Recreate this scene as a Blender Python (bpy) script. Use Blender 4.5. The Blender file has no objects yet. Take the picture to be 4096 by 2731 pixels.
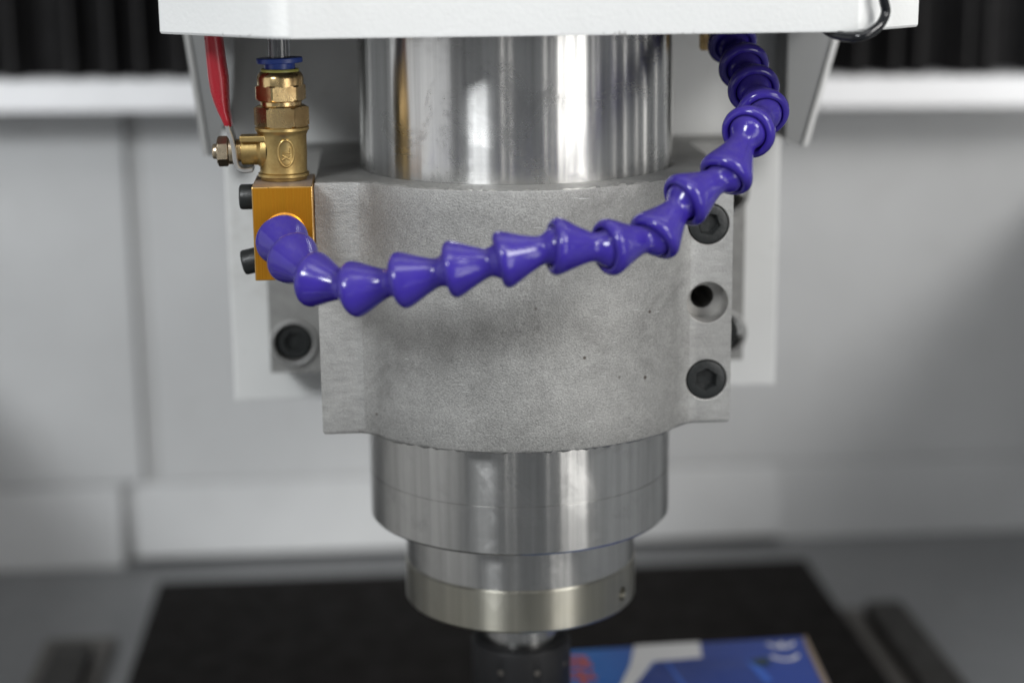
import bpy, bmesh, math, random
from mathutils import Vector, Matrix
random.seed(7)
R = math.radians
MM = 0.001                       # all shapes below are written in millimetres
scene = bpy.context.scene
COL = scene.collection

# ------------------------------------------------------------------ camera
YAW, PITCH, ROLL = R(-4.2), R(13.3), R(-0.6)
cam_d = bpy.data.cameras.new('camera')
cam = bpy.data.objects.new('camera', cam_d); COL.objects.link(cam)
cam_d.sensor_width = 36.0
cam_d.lens = 7140.0 / 4096.0 * 36.0
cam_d.clip_start = 0.02; cam_d.clip_end = 60
rot = Matrix.Rotation(YAW, 3, 'Z') @ Matrix.Rotation(math.pi/2 - PITCH, 3, 'X') @ Matrix.Rotation(ROLL, 3, 'Z')
cam.location = Matrix.Rotation(YAW, 3, 'Z') @ Vector((-2.5, -735*math.cos(PITCH), 735*math.sin(PITCH))) * MM
cam.rotation_euler = rot.to_euler()
cam_d.dof.use_dof = True
cam_d.dof.focus_distance = 0.655
cam_d.dof.aperture_fstop = 4.1
scene.camera = cam

# ------------------------------------------------------------------ light
world = bpy.data.worlds.new('World'); scene.world = world; world.use_nodes = True
bg = world.node_tree.nodes['Background']
bg.inputs['Color'].default_value = (0.93, 0.97, 1.0, 1); bg.inputs['Strength'].default_value = 0.20

def lamp(name, az, el, dist, sx, sy, power, colour=(1, 1, 1), target=(0, 0, 0)):
    """rectangular lamp; az from the front (-Y) towards +X, el above the horizontal"""
    l = bpy.data.lights.new(name, 'AREA'); l.shape = 'RECTANGLE'; l.size = sx; l.size_y = sy
    l.energy = power; l.color = colour
    o = bpy.data.objects.new(name, l); COL.objects.link(o)
    a, e = R(az), R(el)
    p = Vector((math.sin(a)*math.cos(e), -math.cos(a)*math.cos(e), math.sin(e))) * dist + Vector(target)
    o.location = p
    o.rotation_euler = (Vector(target) - p).to_track_quat('-Z', 'Y').to_euler()
    return o
# key: high window to the front left; a tall open doorway to the right; a wide dim window wall to the left
lamp('window_light', -33, 30, 6.2, 1.3, 1.1, 190, (0.95, 0.98, 1.0))
lamp('window_light', 45, 33, 6.0, 1.9, 1.9, 185, (1.0, 0.99, 0.97))
lamp('hall_light', 5, 60, 5.0, 2.2, 1.6, 44, (0.99, 0.99, 1.0))
for az, w, p in ((27.5, .34, 12), (34.5, .62, 24), (43, .62, 24)):
    lamp('doorway_light', az, 0, 5.0, w, 3.0, p, (1.0, 0.985, 0.96))
lamp('window_wall_light', -78, 4, 3.6, 3.6, 2.6, 19, (0.97, 0.98, 1.0))
for az, w, p in ((-13.5, .06, .9), (-8, .05, .7), (16.5, .06, .9), (21.5, .03, .5), (52, .07, 1.0), (56, .04, .5), (70, .08, 1.0), (80, .12, 1.5), (92, .10, 1.1), (102, .22, 2.4), (117, .10, 1.0)):
    lamp('window_strip_light', az, 0, 4.6, w, 3.0, p*1.5, (1.0, 0.98, 0.95))
for az in (-30, 40):
    lamp('tube_light', az, 48, 3.6, .12, 1.2, 6, (1.0, 0.98, 0.96))

scene.view_settings.view_transform = 'Standard'
scene.view_settings.look = 'None'
scene.view_settings.exposure = 0.0
scene.view_settings.gamma = 1.0
scene.view_settings.use_curve_mapping = False
scene.cycles.use_denoising = True
scene.cycles.max_bounces = 8
scene.cycles.caustics_reflective = False
scene.cycles.caustics_refractive = False
scene.cycles.sample_clamp_indirect = 4

# ------------------------------------------------------------------ materials
class NT:
    def __init__(s, name):
        m = bpy.data.materials.new(name); m.use_nodes = True
        s.m = m; s.t = m.node_tree; s.b = s.t.nodes['Principled BSDF']
        s.co = s.n('ShaderNodeTexCoord').outputs['Object']
    def n(s, kind, **kw):
        nd = s.t.nodes.new(kind)
        for k, v in kw.items(): setattr(nd, k, v)
        return nd
    def link(s, a, b): s.t.links.new(a, b)
    def put(s, sock, v):
        if hasattr(v, 'is_linked') or hasattr(v, 'links'): s.link(v, sock)
        else: sock.default_value = v
    def map(s, scale=(1, 1, 1), src=None, rot=(0, 0, 0)):
        nd = s.n('ShaderNodeMapping'); nd.inputs['Scale'].default_value = scale; nd.inputs['Rotation'].default_value = rot
        s.link(src or s.co, nd.inputs['Vector']); return nd.outputs[0]
    def noise(s, scale, detail=2, rough=.5, vec=None, dist=0):
        nd = s.n('ShaderNodeTexNoise'); nd.inputs['Scale'].default_value = scale
        nd.inputs['Detail'].default_value = detail; nd.inputs['Roughness'].default_value = rough; nd.inputs['Distortion'].default_value = dist
        s.link(vec or s.co, nd.inputs['Vector']); return nd.outputs['Fac']
    def voro(s, scale, vec=None, out='Distance'):
        nd = s.n('ShaderNodeTexVoronoi'); nd.inputs['Scale'].default_value = scale
        s.link(vec or s.co, nd.inputs['Vector']); return nd.outputs[out]
    def ramp(s, fac, stops, interp='LINEAR'):
        nd = s.n('ShaderNodeValToRGB'); nd.color_ramp.interpolation = interp
        el = nd.color_ramp.elements
        while len(el) < len(stops): el.new(0.5)
        for e, (p, c) in zip(el, stops):
            e.position = p; e.color = (c, c, c, 1) if isinstance(c, (int, float)) else (*c, 1)
        s.link(fac, nd.inputs['Fac']); return nd.outputs['Color']
    def mix(s, a, b, fac, mode='MIX'):
        nd = s.n('ShaderNodeMix', data_type='RGBA', blend_type=mode)
        s.put(nd.inputs[0], fac); 
        for sock, v in ((nd.inputs[6], a), (nd.inputs[7], b)):
            if isinstance(v, tuple) and len(v) == 3: v = (*v, 1)
            s.put(sock, v)
        return nd.outputs[2]
    def math(s, op, a, b=0.0):
        nd = s.n('ShaderNodeMath', operation=op); s.put(nd.inputs[0], a); s.put(nd.inputs[1], b); return nd.outputs[0]
    def bump(s, h, strength=.3, dist=.0005, normal=None):
        nd = s.n('ShaderNodeBump'); nd.inputs['Strength'].default_value = strength; nd.inputs['Distance'].default_value = dist
        s.link(h, nd.inputs['Height'])
        if normal: s.link(normal, nd.inputs['Normal'])
        return nd.outputs[0]
    def set(s, **kw):
        for k, v in kw.items():
            sock = s.b.inputs[k.replace('_', ' ')]
            if isinstance(v, tuple) and len(v) == 3: v = (*v, 1)
            s.put(sock, v)
        return s.m

M = {}
ANROT = 0.25
def cast_alu(name, machined=False):
    s = NT(name)
    big = s.noise(28, 5, .6)
    mid = s.noise(160, 4, .65)
    fine = s.noise(1500, 3, .7)
    base = s.ramp(big, [(.30, (.295, .293, .283)), (.72, (.375, .372, .36))])
    base = s.mix(base, s.ramp(mid, [(.3, .40), (.7, .60)]), .55, 'OVERLAY')
    base = s.mix(base, s.ramp(fine, [(.3, .26), (.7, .74)]), .55, 'OVERLAY')
    # pits and dirt specks
    v = s.voro(75); pits = s.ramp(v, [(.04, 1.0), (.075, 0.0)])
    keep = s.ramp(s.noise(47, 1), [(.46, 0.0), (.50, 1.0)])
    scr = s.ramp(s.noise(1, 2, .5, vec=s.map((90, 90, 1300), rot=(0, .12, 0))), [(.735, 0.0), (.76, .7)])
    base = s.mix(base, (.72, .72, .71), scr)
    base = s.mix(base, (.09, .075, .065), s.math('MULTIPLY', pits, keep))
    dirt = s.ramp(s.noise(17, 8, .78, dist=1.2), [(.54, 0.0), (.72, .7)])
    base = s.mix(base, (.16, .155, .15), dirt)
    rough = s.ramp(fine, [(.3, .42), (.7, .66)])
    nrm = s.bump(fine, .75, .0003)
    nrm = s.bump(mid, .30, .0006, nrm)
    if machined:
        ch = s.noise(1, 4, .7, vec=s.map((170, 170, 620)))
        base = s.mix(base, s.ramp(ch, [(.3, (.36, .36, .355)), (.7, (.52, .52, .51))]), .45)
        sx = s.n('ShaderNodeSeparateXYZ'); s.link(s.co, sx.inputs[0])
        edge = s.ramp(s.math('ADD', s.math('MULTIPLY', s.math('ABSOLUTE', sx.outputs[0]), 40.0), s.math('MULTIPLY', ch, .25)), [(2.72/4, 1.0), (2.86/4, 0.0)])
        base = s.mix(base, (.66, .66, .65), s.math('MULTIPLY', edge, .55))
        nrm = s.bump(ch, .25, .0003, nrm)
        rough = s.ramp(ch, [(.3, .34), (.7, .55)])
    return s.set(Base_Color=base, Metallic=.55, Roughness=rough, Normal=nrm)
M['cast'] = cast_alu('cast_aluminium')
M['cast_face'] = cast_alu('milled_aluminium', True)
M['bored'] = NT('bored_aluminium').set(Base_Color=(.54, .53, .51), Metallic=.6, Roughness=.4)

def turned(name, col, rough, aniso, warm=None, smudge=.5):
    s = NT(name)
    tan = s.n('ShaderNodeTangent', direction_type='RADIAL', axis='Z')
    rings = s.noise(1, 5, .75, vec=s.map((3, 3, 2600)))
    streak = s.noise(1, 4, .6, vec=s.map((210, 210, 4)))
    stain = s.noise(40, 6, .7, dist=.8)
    c = s.mix(col, tuple(x*.72 for x in col), s.ramp(streak, [(.35, 0.0), (.68, 1.0)]))
    c = s.mix(c, tuple(x*.55 for x in col), s.math('MULTIPLY', s.ramp(stain, [(.55, 0.0), (.78, 1.0)]), smudge))
    if warm: c = s.mix(c, warm, s.ramp(s.noise(22, 3), [(.4, 0.0), (.7, .55)]))
    ro = s.math('ADD', s.ramp(rings, [(.3, rough*.92), (.7, rough*1.08)]), s.ramp(stain, [(.5, 0.0), (.8, .14)]))
    nrm = s.bump(rings, .025, .00003)
    s.link(tan.outputs[0], s.b.inputs['Tangent'])
    return s.set(Base_Color=c, Metallic=1.0, Roughness=ro, Anisotropic=aniso, Anisotropic_Rotation=ANROT, Normal=nrm)
M['steel'] = turned('polished_turned_steel', (.71, .705, .69), .23, 1.0)
M['alu_turned'] = turned('turned_aluminium', (.64, .635, .62), .19, 1.0)
M['ring_steel'] = turned('nickel_ring_steel', (.46, .445, .39), .32, .95, (.46, .44, .34))

def painted(name, col, rough=.4, peel=0., dirt=0., dcol=(.25, .22, .18), spec=.5):
    s = NT(name)
    big = s.noise(9, 4, .6)
    c = s.mix(col, tuple(x*.90 for x in col), s.ramp(big, [(.35, 0.0), (.7, 1.0)]))
    if dirt:
        d = s.ramp(s.noise(45, 6, .75, dist=.5), [(.56, 0.0), (.80, dirt)])
        c = s.mix(c, dcol, d)
    kw = dict(Specular_IOR_Level=spec, Base_Color=c, Roughness=s.ramp(s.noise(70, 3), [(.3, rough*.85), (.7, rough*1.15)]))
    if peel:
        h = s.noise(620, 2, .5)
        kw['Normal'] = s.bump(h, peel, .0006)
    return s.set(**kw)
M['cover'] = painted('white_powder_coat', (.86, .87, .86), .24, .20, .10, (.5, .48, .44))
def cover_mat():
    m = M['cover']; t = m.node_tree
    s = NT.__new__(NT); s.m = m; s.t = t; s.b = t.nodes['Principled BSDF']; s.co = [n for n in t.nodes if n.type == 'TEX_COORD'][0].outputs['Object']
    sp = s.n('ShaderNodeSeparateXYZ'); s.link(s.co, sp.inputs[0])
    low = s.ramp(s.math('MULTIPLY', s.math('SUBTRACT', sp.outputs[2], .1295), 400.0), [(.0, 1.0), (.9, 0.0)])     # last 2 mm above the hem
    spots = s.ramp(s.noise(150, 3, .7), [(.60, 0.0), (.68, 1.0)])
    old = s.b.inputs['Base Color'].links[0].from_socket
    s.set(Base_Color=s.mix(old, (.10, .085, .07), s.math('MULTIPLY', low, spots)))
cover_mat()
M['plate'] = painted('off_white_plate_paint', (.82, .825, .81), .45, .12, .45, (.36, .33, .28))
M['wall'] = painted('pale_grey_machine_paint', (.66, .665, .665), .5, .05, .15)
M['beam'] = painted('white_beam_paint', (.90, .90, .91), .35)
M['sheet'] = painted('grey_sheet_metal', (.27, .275, .275), .38, .0, .2)
M['sheet_edge'] = painted('sheet_edge', (.42, .42, .41), .4)
M['bed'] = painted('grey_bed_paint', (.19, .194, .198), .5, .05, .25)
M['table'] = painted('black_table', (.006, .005, .0045), .7, .1, .35, (.018, .014, .011), .10)
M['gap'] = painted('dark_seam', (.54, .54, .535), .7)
M['black_gap'] = painted('black_gap', (.03, .03, .03), .8)
M['rail_dark'] = painted('dark_rail_block', (.016, .014, .012), .6, 0, .3, (.06, .05, .04))
M['rail_base'] = painted('oily_rail_base', (.085, .078, .07), .5, 0, .6, (.05, .045, .035))
M['bellows'] = painted('black_bellows_fabric', (.012, .0115, .012), .7, .2, .3, (.03, .028, .026), .2)
M['bellows_edge'] = painted('lit_worn_bellows_edge', (.05, .048, .048), .55, .2, .4, (.03, .03, .03))  # paler than the folds: wear plus light caught on the crests, put into the colour
M['oxide'] = painted('black_oxide_steel', (.017, .019, .019), .42, .3, .4, (.045, .044, .04))
M['black_nut'] = painted('blackened_steel', (.010, .010, .011), .5, .1, .3, (.025, .023, .022), .3)
M['card'] = painted('brown_cardboard', (.17, .13, .10), .8)
M['print_red'] = painted('red_print', (.46, .10, .07), .6)
M['print_white'] = painted('white_print', (.62, .62, .62), .5)
M['print_navy'] = painted('navy_print', (.012, .035, .19), .45)
M['print_blue2'] = painted('mid_blue_print', (.03, .10, .42), .45)
M['print_dark'] = painted('dark_green_print', (.012, .03, .04), .5)

def carton_mat():
    s = NT('blue_carton_print')
    sep = s.n('ShaderNodeSeparateXYZ'); s.link(s.co, sep.inputs[0])
    f = s.math('ADD', s.math('MULTIPLY', sep.outputs[0], 8.0), s.math('MULTIPLY', s.noise(30, 3), .35))
    c = s.ramp(f, [(.35, (.014, .15, .46)), (.70, (.012, .075, .33)), (.9, (.008, .035, .22))])
    return s.set(Base_Color=c, Roughness=.38)
M['carton'] = carton_mat()

def brass(name, col, rough):
    s = NT(name)
    n = s.noise(90, 5, .65); f = s.noise(900, 2, .6)
    c = s.mix(col, tuple(x*y for x, y in zip(col, (.62, .55, .5))), s.ramp(n, [(.42, 0.0), (.72, 1.0)]))
    nrm = s.bump(f, .25, .00015)
    return s.set(Base_Color=c, Metallic=1.0, Roughness=s.ramp(n, [(.3, rough*.8), (.75, rough*1.5)]), Normal=nrm)
M['brass'] = brass('machined_brass', (.68, .50, .25), .24)
M['brass_cast'] = brass('cast_brass', (.58, .43, .18), .36)
M['zinc'] = brass('yellow_zinc_steel', (.60, .50, .36), .28)
M['zinc_white'] = brass('bright_zinc_steel', (.62, .63, .63), .34)
def upz(s):
    geo = s.n('ShaderNodeNewGeometry'); sp = s.n('ShaderNodeSeparateXYZ'); s.link(geo.outputs['True Normal'], sp.inputs[0])
    return s.ramp(sp.outputs[2], [(.5, 0.0), (.95, 1.0)])
def gold():
    s = NT('gold_anodised_aluminium')
    st = s.noise(1, 4, .7, vec=s.map((1400, 1400, 30)))
    n = s.noise(60, 4)
    c = s.mix((.66, .30, .022), (.50, .20, .012), s.ramp(st, [(.3, 0.0), (.7, 1.0)]))
    c = s.mix(c, (.36, .15, .01), s.ramp(n, [(.55, 0.0), (.8, .7)]))
    return s.set(Base_Color=s.mix(c, (.30, .24, .20), s.math('MULTIPLY', upz(s), s.ramp(n, [(.2, .55), (.6, .95)]))), Metallic=s.math('SUBTRACT', .85, s.math('MULTIPLY', upz(s), .7)), Roughness=s.ramp(st, [(.3, .33), (.7, .5)]), Normal=s.bump(st, .15, .0001))
M['gold'] = gold()
M['gold_edge'] = brass('worn_gold_edge', (.85, .55, .20), .3)
def plastic(name, col, rough, dust=.0, dustcol=(.34, .31, .36), sss=0):
    s = NT(name)
    n = s.noise(70, 5, .65); f = s.noise(1800, 2)
    c = s.mix(col, tuple(x*.8 for x in col), s.ramp(n, [(.35, 0.0), (.7, 1.0)]))
    ro = s.ramp(n, [(.3, rough*.8), (.75, rough*1.5)])
    if dust:
        geo = s.n('ShaderNodeNewGeometry'); sp = s.n('ShaderNodeSeparateXYZ'); s.link(geo.outputs['Normal'], sp.inputs[0])
        up = s.ramp(sp.outputs[2], [(.15, 0.0), (.95, 1.0)])
        fac = s.math('MULTIPLY', s.math('MULTIPLY', up, s.ramp(s.noise(240, 5, .7), [(.3, .25), (.7, 1.0)])), dust)
        c = s.mix(c, dustcol, fac)
        ro = s.math('ADD', ro, s.math('MULTIPLY', fac, .5))
    return s.set(Base_Color=c, Roughness=ro, Normal=s.bump(s.noise(220, 3), .10, .0004))
M['purple'] = plastic('violet_plastic', (.042, .025, .295), .13, .28, (.17, .145, .20))
M['red'] = plastic('red_vinyl', (.42, .018, .030), .26, .10, (.45, .30, .30))
M['blue'] = plastic('blue_plastic', (.025, .065, .32), .34)
M['yellow'] = plastic('yellow_green_plastic', (.44, .42, .10), .4)
M['cable'] = plastic('black_glossy_cable', (.010, .011, .013), .14)
def clear():
    s = NT('clear_tube')
    return s.set(Base_Color=(.40, .41, .43), Roughness=.06, Transmission_Weight=.75, IOR=1.5)
M['clear'] = clear()
M['water'] = painted('grey_tube_bore', (.20, .20, .21), .3)

# ------------------------------------------------------------------ mesh helpers
def finish(bm, name, mat, parent=None, smooth=None, mats=None):
    bmesh.ops.recalc_face_normals(bm, faces=bm.faces)
    for v in bm.verts: v.co *= MM
    me = bpy.data.meshes.new(name); bm.to_mesh(me); bm.free()
    for m in (mats or [mat]): me.materials.append(M[m])
    if smooth is not None:
        me.polygons.foreach_set('use_smooth', [True]*len(me.polygons))
        try: me.set_sharp_from_angle(angle=R(smooth))
        except Exception: pass
    o = bpy.data.objects.new(name, me); COL.objects.link(o)
    if parent is not None:
        o.parent = parent
        if parent.type == 'EMPTY' or parent.get('_origin'):
            pass
        o.location = -Vector(parent.get('_base', (0, 0, 0)))
    return o
def thing(name, label, cat, base=(0, 0, 0), group=None):
    e = bpy.data.objects.new(name, None); COL.objects.link(e)
    e.empty_display_size = .01
    e.location = Vector(base) * MM; e['_base'] = tuple(Vector(base) * MM)
    tag(e, label, cat, group); return e
def tag(o, label=None, cat=None, group=None, kind=None):
    if label: o['label'] = label
    if cat: o['category'] = cat
    if group: o['group'] = group
    if kind: o['kind'] = kind
    return o

def lathe(prof, axis='Z', c=(0, 0, 0), seg=96, closed=False):
    """prof: list of (r, t); revolve about axis through c"""
    bm = bmesh.new(); rings = []
    def P(r, t, a):
        u, v = r*math.cos(a), r*math.sin(a)
        if axis == 'Z': q = (u, v, t)
        elif axis == 'X': q = (t, u, v)
        else: q = (u, t, v)
        return (q[0]+c[0], q[1]+c[1], q[2]+c[2])
    for r, t in prof:
        if r <= 1e-6: rings.append([bm.verts.new(P(0, t, 0))])
        else: rings.append([bm.verts.new(P(r, t, 2*math.pi*i/seg)) for i in range(seg)])
    for a, b in zip(rings, rings[1:] + ([rings[0]] if closed else [])):
        if len(a) == 1 and len(b) == 1: continue
        for i in range(seg):
            j = (i+1) % seg
            if len(a) == 1: bm.faces.new((a[0], b[i], b[j]))
            elif len(b) == 1: bm.faces.new((a[i], a[j], b[0]))
            else: bm.faces.new((a[i], a[j], b[j], b[i]))
    return bm
def box(x0, x1, y0, y1, z0, z1, bev=0, seg=2):
    bm = bmesh.new()
    bmesh.ops.create_cube(bm, size=1)
    for v in bm.verts:
        v.co = ((x0+x1)/2 + v.co.x*(x1-x0), (y0+y1)/2 + v.co.y*(y1-y0), (z0+z1)/2 + v.co.z*(z1-z0))
    if bev: bmesh.ops.bevel(bm, geom=list(bm.edges), offset=bev, segments=seg, profile=.6, affect='EDGES')
    return bm
def prism(pts, lo, hi, plane='XY', bev=0):
    """closed polygon extruded; plane XY -> along Z, XZ -> along Y, YZ -> along X"""
    bm = bmesh.new()
    def P(a, b, h): return {'XY': (a, b, h), 'XZ': (a, h, b), 'YZ': (h, a, b)}[plane]
    A = [bm.verts.new(P(a, b, lo)) for a, b in pts]; B = [bm.verts.new(P(a, b, hi)) for a, b in pts]
    n = len(pts)
    bm.faces.new(A); bm.faces.new(B[::-1])
    for i in range(n): bm.faces.new((A[i], A[(i+1) % n], B[(i+1) % n], B[i]))
    bmesh.ops.recalc_face_normals(bm, faces=bm.faces)
    if bev: bmesh.ops.bevel(bm, geom=list(bm.edges), offset=bev, segments=2, profile=.6, affect='EDGES')
    return bm
def catmull(P, n=8):
    P = [Vector(p) for p in P]; Q = [P[0]*2 - P[1]] + P + [P[-1]*2 - P[-2]]; out = []
    for i in range(1, len(Q)-2):
        for k in range(n):
            t = k/n; a, b, c, d = Q[i-1], Q[i], Q[i+1], Q[i+2]
            out.append(.5*((2*b) + (c-a)*t + (2*a-5*b+4*c-d)*t*t + (3*b-a-3*c+d)*t**3))
    out.append(P[-1]); return out
def tube(P, r, seg=20, caps=True):
    bm = bmesh.new(); rings = []; up = None
    for i, p in enumerate(P):
        t = (P[min(i+1, len(P)-1)] - P[max(i-1, 0)]).normalized()
        if up is None: up = t.orthogonal().normalized()
        up = (up - t*up.dot(t)).normalized(); s = t.cross(up)
        rr = r(i/(len(P)-1)) if callable(r) else r
        rings.append([bm.verts.new(p + (up*math.cos(2*math.pi*k/seg) + s*math.sin(2*math.pi*k/seg))*rr) for k in range(seg)])
    for a, b in zip(rings, rings[1:]):
        for i in range(seg): bm.faces.new((a[i], a[(i+1) % seg], b[(i+1) % seg], b[i]))
    if caps: bm.faces.new(rings[0][::-1]); bm.faces.new(rings[-1])
    return bm
def merge(*bms):
    out = bmesh.new()
    for b in bms:
        me = bpy.data.meshes.new('tmp'); b.to_mesh(me); b.free(); out.from_mesh(me); bpy.data.meshes.remove(me)
    return out
def boolean(o, cutters):
    for k in cutters:
        md = o.modifiers.new('cut', 'BOOLEAN'); md.operation = 'DIFFERENCE'; md.object = k; md.solver = 'EXACT'
    dg = bpy.context.evaluated_depsgraph_get(); dg.update()
    me = bpy.data.meshes.new_from_object(o.evaluated_get(dg))
    o.modifiers.clear(); old = o.data; o.data = me; bpy.data.meshes.remove(old)
    for k in cutters: bpy.data.objects.remove(k, do_unlink=True)
def fillet(pts, radii, n=6):
    """round the corners of a closed polygon"""
    out = []; N = len(pts)
    for i in range(N):
        p = Vector(pts[i]); a = (Vector(pts[i-1]) - p); b = (Vector(pts[(i+1) % N]) - p); r = radii[i] if isinstance(radii, (list, tuple)) else radii
        if r <= 0: out.append(tuple(p)); continue
        an = a.angle(b)/2; d = min(r/math.tan(an), a.length*.45, b.length*.45); rr = d*math.tan(an)
        p1 = p + a.normalized()*d; p2 = p + b.normalized()*d
        c = p + (a.normalized()+b.normalized()).normalized()*(rr/math.sin(an))
        v1 = p1-c; v2 = p2-c
        for k in range(n+1):
            t = k/n; v = v1.lerp(v2, t); v = v.normalized()*rr; out.append(tuple(c+v))
    return out

# ================================================================== SETTING
bed = finish(box(-620, 620, -200, 900, -330, -282), 'machine_bed', 'bed'); tag(bed, kind='structure')
col_ = thing('machine_column', 'pale grey panelled machine column standing behind the spindle', 'machine column', (0, 540, -282))
finish(box(-219, 560, 528, 531.8, -223, 58, 3), 'panel', 'wall', col_)
finish(box(-620, -229, 527, 531.8, -223, 58, 3), 'panel', 'wall', col_)
finish(prism([(531.8, -223.3), (527, -223.3), (519, -273), (519, -276), (531.8, -276)], -237, 233, 'YZ', 1.5), 'foot_panel', 'wall', col_)
finish(box(233.4, 620, 527.5, 531.8, -281.8, -223.3, 1), 'foot_panel', 'wall', col_)
finish(prism([(531.8, -223.3), (527, -223.3), (517, -279), (517, -281.8), (531.8, -281.8)], -620, -246, 'YZ', .8), 'foot_panel', 'wall', col_)
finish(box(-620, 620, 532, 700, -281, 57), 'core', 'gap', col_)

beam = thing('crossbeam', 'bright white horizontal beam below the black bellows', 'beam', (50, 500, 40))
b_ = finish(prism([(488, -9.8), (494, 9.8), (524, 9.8), (524, -9.8)], -620, 620, 'YZ', .8), 'rail', 'beam', beam)
b_.location = Vector((50, 0, 54.4))*MM - Vector(beam['_base']); b_.rotation_euler.y = R(.70)
bl = thing('bellows', 'black pleated bellows running along the top of the white beam', 'bellows', (50, 515, 60))
finish(box(-560, 660, 529, 534, 62, 190), 'backing', 'bellows', bl)
fold_me = None
for i in range(40):
    x = -440 + 25.5*i
    if fold_me is None:
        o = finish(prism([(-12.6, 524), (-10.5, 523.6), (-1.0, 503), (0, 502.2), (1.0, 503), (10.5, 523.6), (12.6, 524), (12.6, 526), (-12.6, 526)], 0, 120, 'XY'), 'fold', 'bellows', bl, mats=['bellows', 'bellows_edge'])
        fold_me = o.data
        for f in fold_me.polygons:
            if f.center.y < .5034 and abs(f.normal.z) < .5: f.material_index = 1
    else:
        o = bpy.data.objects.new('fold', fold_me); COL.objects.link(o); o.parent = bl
    o.location = Vector((x + random.uniform(-.4, .4), random.uniform(-1.5, 1.5), 64.5 - (x-50)*.012))*MM - Vector(bl['_base'])
    o.rotation_euler.z = random.uniform(-.02, .02)

tb = tag(finish(box(-209.5, 229.5, -60, 428, -281, -260, 1.0), 'work_table', 'table'), 'flat black work table under the spindle', 'table')
for sx, lab in ((-1, 'left'), (1, 'right')):
    t = thing('guide_rail', 'dark oily guide rail on the machine bed to the %s of the black table' % lab, 'guide rail', (0, 200, -281), 'guide rails beside the table')
    cx = -252 if sx < 0 else 266
    finish(box(cx-24, cx+20, -100, 378, -281.5, -277, 1), 'rail_base', 'rail_base', t)
    finish(box(cx-13, cx+11, -100, (344 if sx < 0 else 362), -276.8, -266, 2), 'rail', 'rail_dark', t)

# walls added out of view, front and sides, to shade back wall and bed
for b6 in ((-434, -420, -480, 520, -281, -50), (450, 464, -480, 520, -281, 4), (-419, 449, -480, -466, -281, -120)):
    tag(finish(box(*b6, 2), 'unseen_shade_wall', 'wall'), kind='structure')

# ================================================================== HEAD
pl = tag(finish(box(-123.5, 126, 80, 98, -43.5, 300, 1.2), 'mounting_plate', 'plate'),
         'off-white upright plate that the aluminium clamp is bolted to', 'mounting plate')
cr = tag(finish(box(-112, 112, 98.2, 430, -20, 300, 2), 'carriage', 'sheet'), 'grey slide carriage behind the off-white mounting plate', 'carriage')

# --- cover
def cover():
    outer = [(-133, 76), (-133, -50.5), (-88, -92), (112, -98.5), (139.5, -76), (139.5, 76)]
    rad = [0, 2, 16, 7, 2, 0]
    O = fillet(outer, rad, 6)
    cx, cy = 3, -10
    I = [(x + (1.6 if x < cx else -1.6)*min(1, abs(x-cx)/20), y + 1.6 if y < 60 else y) for x, y in O]
    bm = bmesh.new()
    lay = []
    for pts, z in ((O, 320), (O, 130.8), ([((a*0.75+c*.25), (b*.75+d*.25)) for (a, b), (c, d) in zip(O, I)], 130.0), (I, 130.0), (I, 318)):
        lay.append([bm.verts.new((x, y, z)) for x, y in pts])
    for A, B in zip(lay, lay[1:]):
        for i in range(len(A)-1): bm.faces.new((A[i], A[i+1], B[i+1], B[i]))
    bm.faces.new(lay[0]); bm.faces.new(lay[-1])
    return finish(bm, 'spindle_cover', 'cover', smooth=30)
tag(cover(), 'glossy white sheet metal cover round the top of the spindle', 'cover')

# --- side gussets
g = thing('gusset', 'tapering grey sheet gusset to the right of the violet hose', 'gusset', (124, 79, 72), 'sheet gussets under the cover')
finish(prism([(123.5, 150), (152, 150), (131, 71), (129, 70.6), (123.5, 73.7)], 60, 62, 'XZ'), 'face', 'sheet', g)
finish(box(122.6, 124.6, 62.2, 79.6, 74, 150), 'flange', 'sheet', g)
finish(prism([(152.1, 150), (154.3, 150), (133.2, 71.2), (131.1, 71)], 58.5, 62, 'XZ'), 'edge_lip', 'plate', g)
g = thing('gusset', 'tapering grey sheet gusset behind the red valve handle', 'gusset', (-120, 79, 72), 'sheet gussets under the cover')
finish(prism([(-136.5, 150), (-112, 150), (-117, 96), (-124.2, 74.6), (-126, 71), (-127.8, 71.6)], 60, 62, 'XZ'), 'face', 'sheet', g)
finish(box(-121.5, -119.5, 62.2, 79.6, 82, 150), 'flange', 'sheet', g)
finish(prism([(-138.9, 150), (-136.6, 150), (-127.9, 71.6), (-130.2, 71.6)], 58.5, 62, 'XZ'), 'edge_lip', 'sheet_edge', g)

# --- clamp
def bolt_mesh(name, r, h, key, mat, parent=None):
    """socket head, axis along -Y, face at y=0, head runs to y=h"""
    bm = bmesh.new(); seg = 36
    def ring(fr, y): return [bm.verts.new((fr(2*math.pi*i/seg)*math.cos(2*math.pi*i/seg), y, fr(2*math.pi*i/seg)*math.sin(2*math.pi*i/seg))) for i in range(seg)]
    hexr = lambda a, k: k*math.cos(math.pi/6)/math.cos((a % (math.pi/3)) - math.pi/6)
    L = [ring(lambda a: r, h), ring(lambda a: r, 1.0), ring(lambda a: r-.3, .3), ring(lambda a: r-1.0, 0),
         ring(lambda a: hexr(a, key+.5), 0), ring(lambda a: hexr(a, key), .5), ring(lambda a: hexr(a, key-.4), 3.0)]
    for A, B in zip(L, L[1:]):
        for i in range(seg): bm.faces.new((A[i], A[(i+1) % seg], B[(i+1) % seg], B[i]))
    bm.faces.new(L[0]); bm.faces.new(L[-1])
    return finish(bm, name, mat, parent, smooth=35)

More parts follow.
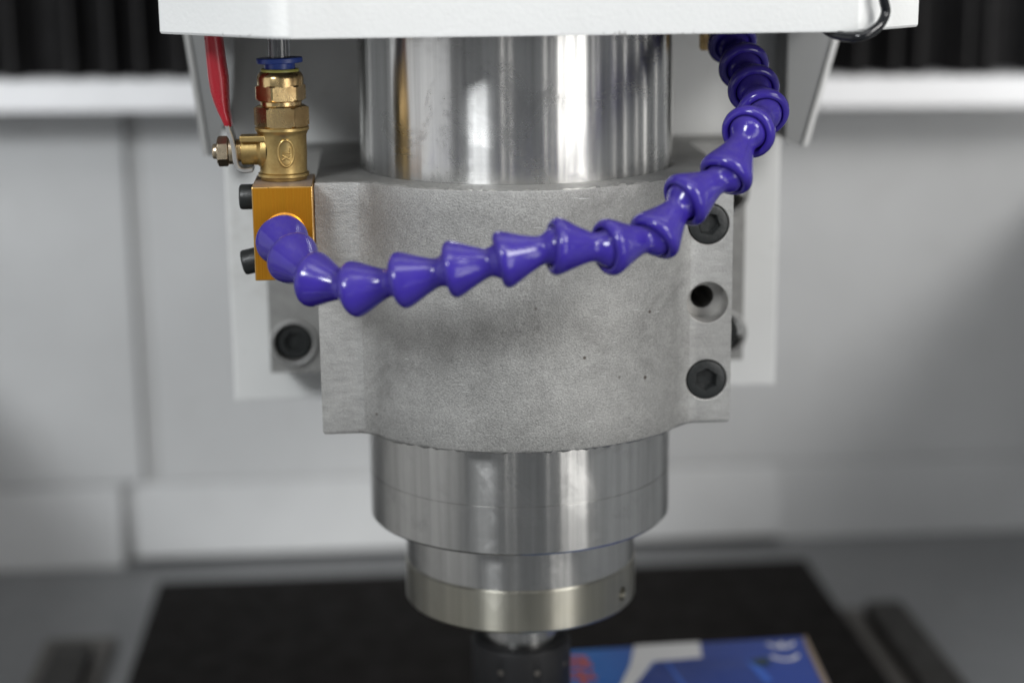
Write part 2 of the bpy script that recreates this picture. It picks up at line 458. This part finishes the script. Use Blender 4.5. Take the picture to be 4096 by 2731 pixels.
clamp = thing('spindle_clamp', 'cast aluminium clamp block gripping the steel spindle', 'clamp', (0, 80, -24))
def clamp_body():
    Rb, ye = 76.5, -46.0
    xe = math.sqrt(Rb*Rb - ye*ye)
    pts = [(-79.5, 54), (-79.5, ye)]
    # soft concave run from the ear into the barrel
    a0 = math.atan2(ye-3.5, -math.sqrt(Rb*Rb-(ye-3.5)**2)); a1 = math.atan2(ye-3.5, math.sqrt(Rb*Rb-(ye-3.5)**2))
    pts += [(-66.0, ye), (-63.2, ye-.5), (-60.8, ye-1.8)]
    n = 72
    for i in range(n+1):
        a = a0 + (a1-a0)*i/n; pts.append((Rb*math.cos(a), Rb*math.sin(a)))
    pts += [(60.8, ye-1.8), (63.2, ye-.5), (66.0, ye)]
    pts += [(79.5, ye), (79.5, 54), (105, 54), (105, 79.7), (-105, 79.7), (-105, 54)]
    bm = bmesh.new(); z0, z1 = -24.0, 74.0
    zs = [z0, z0+.7, z0+1.6] + [z0 + (z1-z0)*k/10 for k in range(1, 10)] + [z1-1.0, z1-.35, z1]
    lay = []
    N = len(pts)
    for k, z in enumerate(zs):
        row = []
        for i, (x, y) in enumerate(pts):
            ins = {0: 1.1, 1: .25, len(zs)-1: .9, len(zs)-2: .2}.get(k, 0)
            if y > 50: ins = 0
            nrm = Vector((x, y, 0)).normalized() if y > ye-1 else Vector((x, y, 0)).normalized()
            jz = random.uniform(-.5, .5) if (k in (0, len(zs)-1) and y < ye-1) else 0
            ji = random.uniform(0, .35) if (k in (0, len(zs)-1) and y < ye-1) else 0
            dz = -1.2*max(0, min(1, (ye-y)/8.0)) if k <= 2 else 0
            row.append(bm.verts.new((x - nrm.x*(ins+ji), y - nrm.y*(ins+ji), z + jz + dz)))
        lay.append(row)
    for A, B in zip(lay, lay[1:]):
        for i in range(N): bm.faces.new((A[i], A[(i+1) % N], B[(i+1) % N], B[i]))
    # top and bottom with the bore
    S = 120
    bore = [[bm.verts.new((62.7*math.cos(2*math.pi*i/S), 62.7*math.sin(2*math.pi*i/S), z)) for i in range(S)] for z in (z0, z1)]
    for i in range(S): bm.faces.new((bore[0][i], bore[0][(i+1) % S], bore[1][(i+1) % S], bore[1][i]))
    for row, br in ((lay[0], bore[0]), (lay[-1], bore[1])):
        ed = [bm.edges.get((row[i], row[(i+1) % N])) for i in range(N)] + [bm.edges.get((br[i], br[(i+1) % S])) for i in range(S)]
        bmesh.ops.triangle_fill(bm, use_beauty=True, edges=ed)
    bmesh.ops.recalc_face_normals(bm, faces=bm.faces)
    for f in bm.faces:
        c = f.calc_center_median()
        f.material_index = 1 if (abs(f.normal.y) > .9 and abs(c.x) > 64.5 and c.y < -44) else 0
    for f in bm.faces:
        c = f.calc_center_median()
        if c.z > z1-.45 and c.y < ye-3 and len(f.verts) == 4 and random.random() < .7: f.material_index = 2
    o = finish(bm, 'casting', 'cast', clamp, mats=['cast', 'cast_face', 'bored'])
    cut = []
    for x, y0, z, r, d in ((70, -50, 54.9, 8.0, 13), (70, -50, 24.2, 8.0, 12), (70, -50, -6.5, 8.0, 13), (70, -50, 24.2, 4.6, 60),
                     (-94.5, 50, -10.5, 8.6, 16), (96, 50, -11.5, 9.4, 16), (96, 50, 52, 9.4, 16), (-94.5, 50, 52, 9.4, 16)):
        ch = .2 if y0 > 0 else .35
        c = finish(lathe([(0, y0), (r+ch+.01, y0), (r+ch, y0+4), (r, y0+4+ch), (r, y0+4+d), (0, y0+4+d)], 'Y', (x, 0, z), 64), 'cutter', 'bored')
        c.location = o.location + Vector(clamp['_base']); cut.append(c)
    bpy.context.view_layer.update()
    boolean(o, cut)
    o.data.polygons.foreach_set('use_smooth', [True]*len(o.data.polygons))
    o.data.set_sharp_from_angle(angle=R(28))
    return o
clamp_body()
proto = bolt_mesh('bolt', 7.75, 11, 4.2, 'oxide', clamp)
base = Vector(clamp['_base'])
spots = [(70, -46.4, 54.9, 10), (70, -46.3, -6.5, 34), (-94.5, 55.2, -10.5, 5), (96, 55.2, -11.5, 22), (96, 60, 52, 0), (-94.5, 60, 52, 0)]
for i, (x, y, z, a) in enumerate(spots):
    o = proto if i == 0 else bpy.data.objects.new('bolt', proto.data)
    if i: COL.objects.link(o); o.parent = clamp
    o.location = Vector((x, y, z))*MM - base; o.rotation_euler.y = R(a)

for x, z in ((-94.5, -10.5), (96, -11.5), (96, 52), (-94.5, 52)):
    finish(lathe([(8.5, 54.3), (8.5, 52.6), (9.0, 51.9), (9.7, 51.8), (10.4, 52.4), (10.6, 53.9), (10.6, 54.3)], 'Y', (x, 0, z), 48, closed=True), 'bolt_rim', 'cast_face', clamp, smooth=50)

# --- spindle
sp = thing('spindle_motor', 'thick round steel spindle motor held upright in the clamp', 'spindle', (0, 0, -180))
finish(lathe([(0, -15), (62.5, -15), (62.5, 250), (0, 250)], seg=160), 'housing', 'steel', sp, smooth=30)
finish(lathe([(0, -15.2), (62.3, -15.2), (62.3, -50.5), (62.05, -50.6), (62.05, -50.8), (62.3, -50.9), (62.3, -69.8), (61.5, -70.7), (61, -70.8), (0, -70.8)], seg=160), 'end_cap', 'alu_turned', sp, smooth=25)
finish(lathe([(0, -70.9), (48.0, -70.9), (48.0, -90.5), (47.8, -90.6), (0, -90.6)], seg=140), 'nose', 'alu_turned', sp, smooth=25)
def ring():
    o = finish(lathe([(0, -90.7), (47.9, -90.7), (48.5, -91.3), (48.5, -107.6), (47.5, -108.7), (47, -108.8), (0, -108.8)], seg=140), 'lock_ring', 'ring_steel', sp, smooth=25)
    c = finish(lathe([(0, -8), (3.0, -8), (3.0, 8), (0, 8)], 'X', (0, 0, 0), 28), 'cutter', 'ring_steel')
    a = math.atan2(-27.4, 40.0)
    c.location = Vector((47*math.cos(a), 47*math.sin(a), -101.2))*MM; c.rotation_euler.z = a
    bpy.context.view_layer.update(); boolean(o, [c])
    o.data.polygons.foreach_set('use_smooth', [True]*len(o.data.polygons)); o.data.set_sharp_from_angle(angle=R(25))
ring()
finish(lathe([(0, -109), (15.6, -109), (15.6, -131), (0, -131)], seg=80), 'shaft', 'alu_turned', sp, smooth=25)
def nut():
    o = finish(lathe([(15.9, -128.3), (19.2, -128.3), (19.4, -128.9), (20.6, -129.2), (21.2, -130.4), (21.2, -164), (19, -170), (6, -171), (6, -131), (15.9, -131.2)], seg=96, closed=True), 'collet_nut', 'black_nut', sp, smooth=30)
    cut = []
    for k in range(6):
        a = math.atan2(-18.4, -10.1) + math.pi/3*k*0.72
        c = finish(lathe([(0, -5), (1.5, -5), (1.5, 5), (0, 5)], 'X', (0, 0, 0), 20), 'cutter', 'black_nut')
        c.location = Vector((21*math.cos(a), 21*math.sin(a), -138.1))*MM; c.rotation_euler.z = a; cut.append(c)
    bpy.context.view_layer.update(); boolean(o, cut)
    o.data.polygons.foreach_set('use_smooth', [True]*len(o.data.polygons)); o.data.set_sharp_from_angle(angle=R(30))
nut()
for k in range(6):
    a = math.atan2(-18.4, -10.1) + math.pi/3*k*0.72
    o = finish(lathe([(0, -1), (1.45, -1), (1.45, .6), (1.1, .9), (.5, .9), (.5, .3), (0, .3)], 'X', (0, 0, 0), 20), 'set_screw', 'rail_base', sp, smooth=30)
    o.location = Vector((20.1*math.cos(a), 20.1*math.sin(a), -138.1))*MM - Vector(sp['_base']); o.rotation_euler.z = a

# --- gold block
gb = thing('coolant_block', 'gold anodised square block bolted to the left side of the clamp', 'manifold block', (-91, -41, 39.5))
blk = finish(box(-102, -79.8, -58, -24.5, 39.5, 74.4, .4), 'block', 'gold', gb, mats=['gold', 'gold_edge'])
for f in blk.data.polygons:
    if f.area < 1e-4: f.material_index = 1
finish(lathe([(0, -57.9), (7.9, -57.9), (7.9, -58.4), (7.3, -58.8), (7.1, -61.5), (6.6, -62.0), (5, -62.0), (5, -57.9)], 'Y', (-90.4, 0, 57), 48), 'outlet_boss', 'gold', gb, smooth=40)
bp = bolt_mesh('bolt', 4.75, 5.6, 2.4, 'oxide', gb); bb = Vector(gb['_base'])
for i, (y, z) in enumerate(((-42, 68.6), (-42, 43.4))):
    o = bp if i == 0 else bpy.data.objects.new('bolt', bp.data)
    if i: COL.objects.link(o); o.parent = gb
    o.location = Vector((-107.7, y, z))*MM - bb; o.rotation_euler = (R(12*i), 0, R(-90))

# --- brass ball valve
VX, VY = -91.0, -38.0
vl = thing('ball_valve', 'small brass ball valve standing on the gold block', 'valve', (VX, VY, 74.6))
def hexa(r, rot): return [(r*math.cos(R(60*i+rot)), r*math.sin(R(60*i+rot))) for i in range(6)]
def hexprism(name, r, rot, lo, hi, axis, c, mat, parent, ch=.8):
    """hexagon nut with turned chamfers, by intersecting radii"""
    seg = 72; bm = bmesh.new(); L = []
    hr = lambda a: r*math.cos(math.pi/6)/math.cos(((a - R(rot)) % (math.pi/3)) - math.pi/6)
    ap = r*math.cos(math.pi/6)
    lev = [(lo, ap-.4), (lo+ch*.5, ap+(r-ap)*.45), (lo+ch, r+.1), (hi-ch, r+.1), (hi-ch*.5, ap+(r-ap)*.45), (hi, ap-.4)]
    for t, lim in lev:
        row = []
        for i in range(seg):
            a = 2*math.pi*i/seg; rr = min(hr(a), lim); u, v = rr*math.cos(a), rr*math.sin(a)
            q = (u, v, t) if axis == 'Z' else (t, u, v)
            row.append(bm.verts.new((q[0]+c[0], q[1]+c[1], q[2]+c[2])))
        L.append(row)
    for A, B in zip(L, L[1:]):
        for i in range(seg): bm.faces.new((A[i], A[(i+1) % seg], B[(i+1) % seg], B[i]))
    bm.faces.new(L[0]); bm.faces.new(L[-1])
    return finish(bm, name, mat, parent, smooth=22)
finish(lathe([(0, 74.6), (8.6, 74.6), (8.9, 75.6), (9.6, 76.0), (9.6, 77.0), (8.9, 77.5), (8.8, 79), (9.0, 84), (9.0, 91.2), (9.6, 92.6), (10.1, 93.2), (10.1, 94.2), (9.2, 94.5), (0, 94.5)], c=(VX, VY, 0), seg=72), 'body', 'brass_cast', vl, smooth=35)
hexprism('hex_end', 10.25, 0, 94.0, 102.4, 'Z', (VX, VY, 0), 'brass', vl, 1.0)
finish(lathe([(7.2, -97), (7.0, -99), (5.6, -100.5), (5.4, -106.3), (4.6, -106.6), (0, -106.6)], 'X', (0, VY, 85.6), 40), 'stem_boss', 'brass_cast', vl, smooth=35)
finish(box(-106.6, -96.8, VY-6.6, VY+1.5, 89.3, 91.6, .5), 'stop_rib', 'brass_cast', vl)
finish(lathe([(0, -106), (4.3, -106), (4.3, -108.2), (0, -108.2)], 'X', (0, VY, 85.6), 36), 'packing_ring', 'brass', vl, smooth=35)
finish(lathe([(0, -109.4), (5.0, -109.4), (5.0, -111.0), (0, -111.0)], 'X', (0, VY, 85.4), 36), 'washer', 'zinc', vl, smooth=35)
hexprism('lock_nut', 5.7, 25, -115.5, -111.1, 'X', (0, VY, 85.4), 'zinc', vl, .7)
finish(lathe([(0, -117.2), (2.5, -117.2), (2.9, -116.6), (2.9, -115), (0, -115)], 'X', (0, VY, 85.4), 28), 'stem_end', 'zinc', vl, smooth=35)
# lever plate: swept strip (thickness in the X-Z plane, width along Y)
def strip(path, y0, y1, thick):
    bm = bmesh.new(); rows = []
    P = catmull([(x, 0, z) for x, z in path], 6)
    for i, p in enumerate(P):
        t = (P[min(i+1, len(P)-1)] - P[max(i-1, 0)]).normalized(); n = Vector((t.z, 0, -t.x))
        h = thick/2; b = .35
        sec = [(-h+b, y0), (h-b, y0), (h, y0+b), (h, y1-b), (h-b, y1), (-h+b, y1), (-h, y1-b), (-h, y0+b)]
        rows.append([bm.verts.new((p.x+n.x*s, y, p.z+n.z*s)) for s, y in sec])
    for A, B in zip(rows, rows[1:]):
        for i in range(8): bm.faces.new((A[i], A[(i+1) % 8], B[(i+1) % 8], B[i]))
    bm.faces.new(rows[0]); bm.faces.new(rows[-1])
    return bm
lev = finish(strip([(-102.3, 78.9), (-105.4, 78.6), (-107.6, 79.6), (-108.5, 82.4), (-108.8, 86.2), (-109.6, 90.5), (-110.6, 94.0), (-111.2, 97)], VY-6, VY+6, 1.7), 'lever', 'zinc_white', vl, smooth=40)
def grip():
    # outline levels: (z, left x, right x, half width in Y)
    lv = [(94.9, -112.0, -109.6, 5.6), (95.2, -112.3, -109.4, 6.0), (98, -113.4, -109.7, 6.4), (101, -114.7, -110.2, 6.8), (104.5, -115.9, -110.2, 7.2),
          (108, -116.8, -110.1, 7.5), (113, -117.4, -110.1, 7.7), (119, -117.7, -110.8, 7.8), (128, -118.1, -111.6, 7.8), (146, -119, -112.8, 7.4), (150, -118, -113.6, 5)]
    bm = bmesh.new(); rows = []; n = 28
    for z, a, b, w in lv:
        row = []
        for k in range(n):
            t = 2*math.pi*k/n; c, s = math.cos(t), math.sin(t)
            e = .62
            x = (a+b)/2 + (b-a)/2*math.copysign(abs(c)**e, c); y = VY + w*math.copysign(abs(s)**e, s)
            # channel section: the middle of the strip is pressed in
            row.append(bm.verts.new((x, y, z)))
        rows.append(row)
    for A, B in zip(rows, rows[1:]):
        for i in range(n): bm.faces.new((A[i], A[(i+1) % n], B[(i+1) % n], B[i]))
    bm.faces.new(rows[0]); bm.faces.new(rows[-1])
    return finish(bm, 'grip', 'red', lev, smooth=60)
gr = grip(); gr.location = (0, 0, 0)
# raised oval and letters on the valve body
def on_body(u, z, r=9.05): a = u/9.0; return Vector((VX + r*math.sin(a), VY - r*math.cos(a), z))
oc, zc = 1.6, 85.2
fin = [on_body(oc + 3.0*math.cos(t), zc + 4.9*math.sin(t), 9.0 if True else 9) for t in [2*math.pi*i/48 for i in range(49)]]
emb = finish(tube(fin, .50, 8, False), 'emblem', 'brass_cast', vl, smooth=60)
def stroke(a, b, r=.40): return tube([on_body(oc + a[0] + (b[0]-a[0])*k/6, zc + a[1] + (b[1]-a[1])*k/6, 8.98) for k in range(7)], r, 8)
lt = finish(merge(stroke((-1.5, .1), (1.6, .1)), stroke((1.6, .1), (1.6, 2.0)), stroke((-1.5, -.7), (1.5, -2.4)), stroke((-1.5, -2.4), (1.5, -.7))), 'letter_mark', 'brass_cast', vl, smooth=60)

# --- push-in fitting and clear tube
pf = thing('push_in_fitting', 'brass push-in fitting with a blue collar screwed onto the valve', 'fitting', (VX, VY, 102.4))
finish(lathe([(0, 102), (7.7, 102), (7.7, 104.2), (0, 104.2)], c=(VX, VY, 0), seg=48), 'neck', 'brass', pf, smooth=30)
hexprism('hex_nut', 9.6, 12, 103.8, 110.3, 'Z', (VX, VY, 0), 'brass', pf, .9)
finish(lathe([(0, 109.5), (8.6, 109.5), (8.7, 112.6), (8.2, 113.9), (7.3, 114.8), (0, 114.8)], c=(VX, VY, 0), seg=60), 'sleeve', 'brass', pf, smooth=35)
finish(lathe([(5.9, 114.5), (7.2, 114.6), (7.2, 115.4), (6.9, 115.8), (5.9, 115.8)], c=(VX, VY, 0), seg=48, closed=True), 'seal_ring', 'yellow', pf, smooth=35)
def collar():
    a = lathe([(4.3, 114), (5.7, 114), (5.7, 118.0), (4.3, 118.0)], c=(VX, VY, 0), seg=48, closed=True)
    bm = bmesh.new(); seg = 48; L = []
    for z, d in ((117.9, -.25), (118.2, 0), (119.6, 0), (119.9, -.25)):
        L.append([[bm.verts.new((VX + (rx+d*s)*math.cos(2*math.pi*i/seg), VY + (ry+d*s)*math.sin(2*math.pi*i/seg), z + .05*math.cos(2*math.pi*i/seg)*4)) for i in range(seg)] for rx, ry, s in ((8.6, 6.8, 1), (4.3, 4.3, -.2))])
    for A, B in zip(L, L[1:]):
        for q in (0, 1):
            for i in range(seg): bm.faces.new((A[q][i], A[q][(i+1) % seg], B[q][(i+1) % seg], B[q][i]))
    for A in (L[0], L[-1]):
        for i in range(seg): bm.faces.new((A[0][i], A[0][(i+1) % seg], A[1][(i+1) % seg], A[1][i]))
    return finish(merge(a, bm), 'release_collar', 'blue', pf, smooth=35)
collar()
at = tag(finish(lathe([(2.3, 116), (4.1, 116), (4.1, 160), (2.3, 160)], c=(VX, VY, 0), seg=40, closed=True), 'air_tube', 'clear', smooth=35),
         'clear plastic tube rising from the blue collar into the cover', 'tube')

# --- violet segmented hose
HP = [(-91.0, -68.0, 56.2), (-86.6, -84.0, 52.6), (-78.8, -99.0, 47.7), (-64.6, -110.0, 46.1), (-48.4, -118.0, 50.4), (-31.3, -123.0, 54.7),
      (-14.4, -126.0, 58.1), (3.5, -126.0, 62.2), (21.6, -123.0, 60.9), (38.3, -115.0, 62.8), (50.3, -106.0, 73.7), (66.3, -97.0, 81.1),
      (76.3, -86.0, 94.5), (85.1, -69.0, 99.3), (85.0, -52.5, 106.5), (84.6, -35.5, 113.4), (83.3, -19.0, 121.1), (81.5, -4.0, 131.5), (80, 8, 145)]
hose = thing('coolant_hose', 'violet ball jointed coolant hose curving across the front of the clamp', 'hose', HP[0])
PROF = [(0, 2.6), (6.2, 2.6), (6.9, 1.6), (6.95, -1.0), (7.1, -1.75), (7.6, -2.1), (8.5, -1.95), (9.25, -1.35), (9.7, -.55), (9.82, .3), (9.6, 1.3), (9.15, 2.5), (8.45, 4.1), (7.6, 5.9), (6.75, 7.8),
        (6.0, 9.7), (5.3, 11.5), (5.0, 12.9), (5.05, 14.0), (5.5, 15.1), (6.2, 16.2), (6.7, 17.3), (6.9, 18.4), (6.75, 19.8), (6.1, 21.2), (5.0, 22.4), (0, 22.4)]
hb = Vector(hose['_base']); link_me = None
for i in range(len(HP)-1):
    a, b = Vector(HP[i]), Vector(HP[i+1]); d = b-a
    if link_me is None:
        bm = lathe(PROF, 'Z', seg=56)
        # moulding parting line: a fine raised seam on two sides
        seam = [(r, t) for r, t in PROF[11:20]]
        bm = merge(bm, *[tube([Vector((sg*(r-.05), 0, t)) for r, t in seam], .17, 6) for sg in (1, -1)])
        o = finish(bm, 'link', 'purple', hose, smooth=50); link_me = o.data
    else:
        o = bpy.data.objects.new('link', link_me); COL.objects.link(o); o.parent = hose
    q = d.to_track_quat('Z', 'Y'); q = q @ Matrix.Rotation(random.uniform(-.6, .6), 3, 'Z').to_quaternion()
    o.rotation_mode = 'QUATERNION'; o.rotation_quaternion = q
    o.location = a*MM - hb; s = d.length/18.4; o.scale = (1, 1, s)
hf = tag(finish(lathe([(0, 117.5), (2.8, 117.6), (3.3, 118.4), (3.3, 127), (5, 127.5), (5, 150), (0, 150)], c=(76.5, -3, 0), seg=32), 'brass_elbow', 'brass', smooth=35),
         'brass elbow stub under the cover behind the top of the violet hose', 'fitting')

# --- black cable looped round the corner of the cover
CB = catmull([(117.5, -101, 152), (119.6, -99.5, 141.5), (121.0, -98, 136.2), (117.6, -101, 131.6), (111.2, -102.5, 128.6), (105.5, -98, 128.6), (101.5, -91, 131), (100, -84, 138), (100, -80, 150)], 10)
tag(finish(tube(CB, 1.7, 20), 'cable', 'cable', smooth=60), 'glossy black cable looped under the right corner of the white cover', 'cable')

# --- blue carton on the table
ct = thing('carton', 'blue printed carton standing on the black table beside the collet nut', 'carton', (85, 60, -260))
o = finish(prism([(4.03, 99.23), (151.14, 106.65), (146.5, -10.79), (-0.18, -17.53)], -259.8, -180.2, 'XY', .6), 'box', 'carton', ct)
def decal(name, pts, mat, z=-180.0, th=.12): return finish(prism(pts, z, z+th, 'XY'), name, mat, ct)
decal('white_band', [(63.89, 102.35), (65.57, 103.02), (96.76, 104.37), (94.57, 85.32), (70.46, 82.87), (62.2, 65.93), (55.46, 48.23), (48.71, 31.37), (41.97, 31.37), (51.83, 60.03), (58.49, 79.08)], 'print_white')
decal('machine_picture', [(72.48, 82.45), (111.85, 83.63), (119.44, 74.7), (122.81, 53.54), (124.58, 22.93), (50.4, 27.15), (58.32, 59.1), (63.3, 66.52)], 'print_navy', -179.99)
decal('machine_edge', [(75.69, 81.1), (77.37, 81.1), (81.59, 53.28), (79.06, 53.28)], 'print_blue2', -179.86)
decal('machine_edge', [(114.47, 78.57), (119.44, 74.7), (122.81, 53.54), (118.68, 53.54)], 'print_blue2', -179.86)
decal('machine_knob', [(115.73, 78.57), (125.09, 82.79), (126.27, 74.02), (119.86, 71.41)], 'print_dark', -179.85)
decal('edge_strip', [(148.95, 106.06), (150.97, 106.23), (146.76, 14.5), (143.13, 14.5), (147.35, 90.38)], 'card', -179.99)
def arc_band(cx, cy, r, w, a0, a1, n=20):
    o_ = [(cx + r*math.cos(R(a0+(a1-a0)*k/n)), cy + r*math.sin(R(a0+(a1-a0)*k/n))) for k in range(n+1)]
    i_ = [(cx + (r-w)*math.cos(R(a0+(a1-a0)*k/n)), cy + (r-w)*math.sin(R(a0+(a1-a0)*k/n))) for k in range(n, -1, -1)]
    return o_ + i_
decal('mark_letter', arc_band(136.13, 100.07, 7.25, 1.85, 190, 350), 'print_white')       # E, turned on its side
decal('mark_letter', [(135.04, 94.76), (137.06, 94.76), (137.14, 99.14), (135.21, 99.14)], 'print_white', -179.93)
decal('mark_letter', arc_band(134.78, 84.9, 7.25, 1.85, 190, 350), 'print_white')       # C
for pts in ([(30.16, 92.91), (38.6, 92.4), (39.1, 89.2), (30.16, 89.87)], [(28.48, 87.68), (39.94, 86.84), (40.11, 84.14), (28.48, 84.98)], [(28.48, 83.13), (40.62, 81.44), (40.79, 78.57), (28.48, 80.26)],
            [(35.73, 91.64), (37.92, 91.56), (38.43, 79.84), (36.23, 80.26)], [(28.48, 74.78), (35.22, 74.02), (35.22, 71.49), (28.48, 72.17)], [(28.48, 68.88), (41.12, 67.19), (40.79, 64.58), (28.48, 66.27)],
            [(33.12, 76.47), (35.56, 76.05), (35.73, 59.18), (33.2, 59.18)], [(36.91, 73.52), (39.1, 72.67), (40.11, 68.46), (37.75, 68.46)]):
    decal('red_lettering', pts, 'print_red', -179.99 + random.uniform(0, .03))
# drop helper properties
for o in scene.objects:
    if '_base' in o: del o['_base']
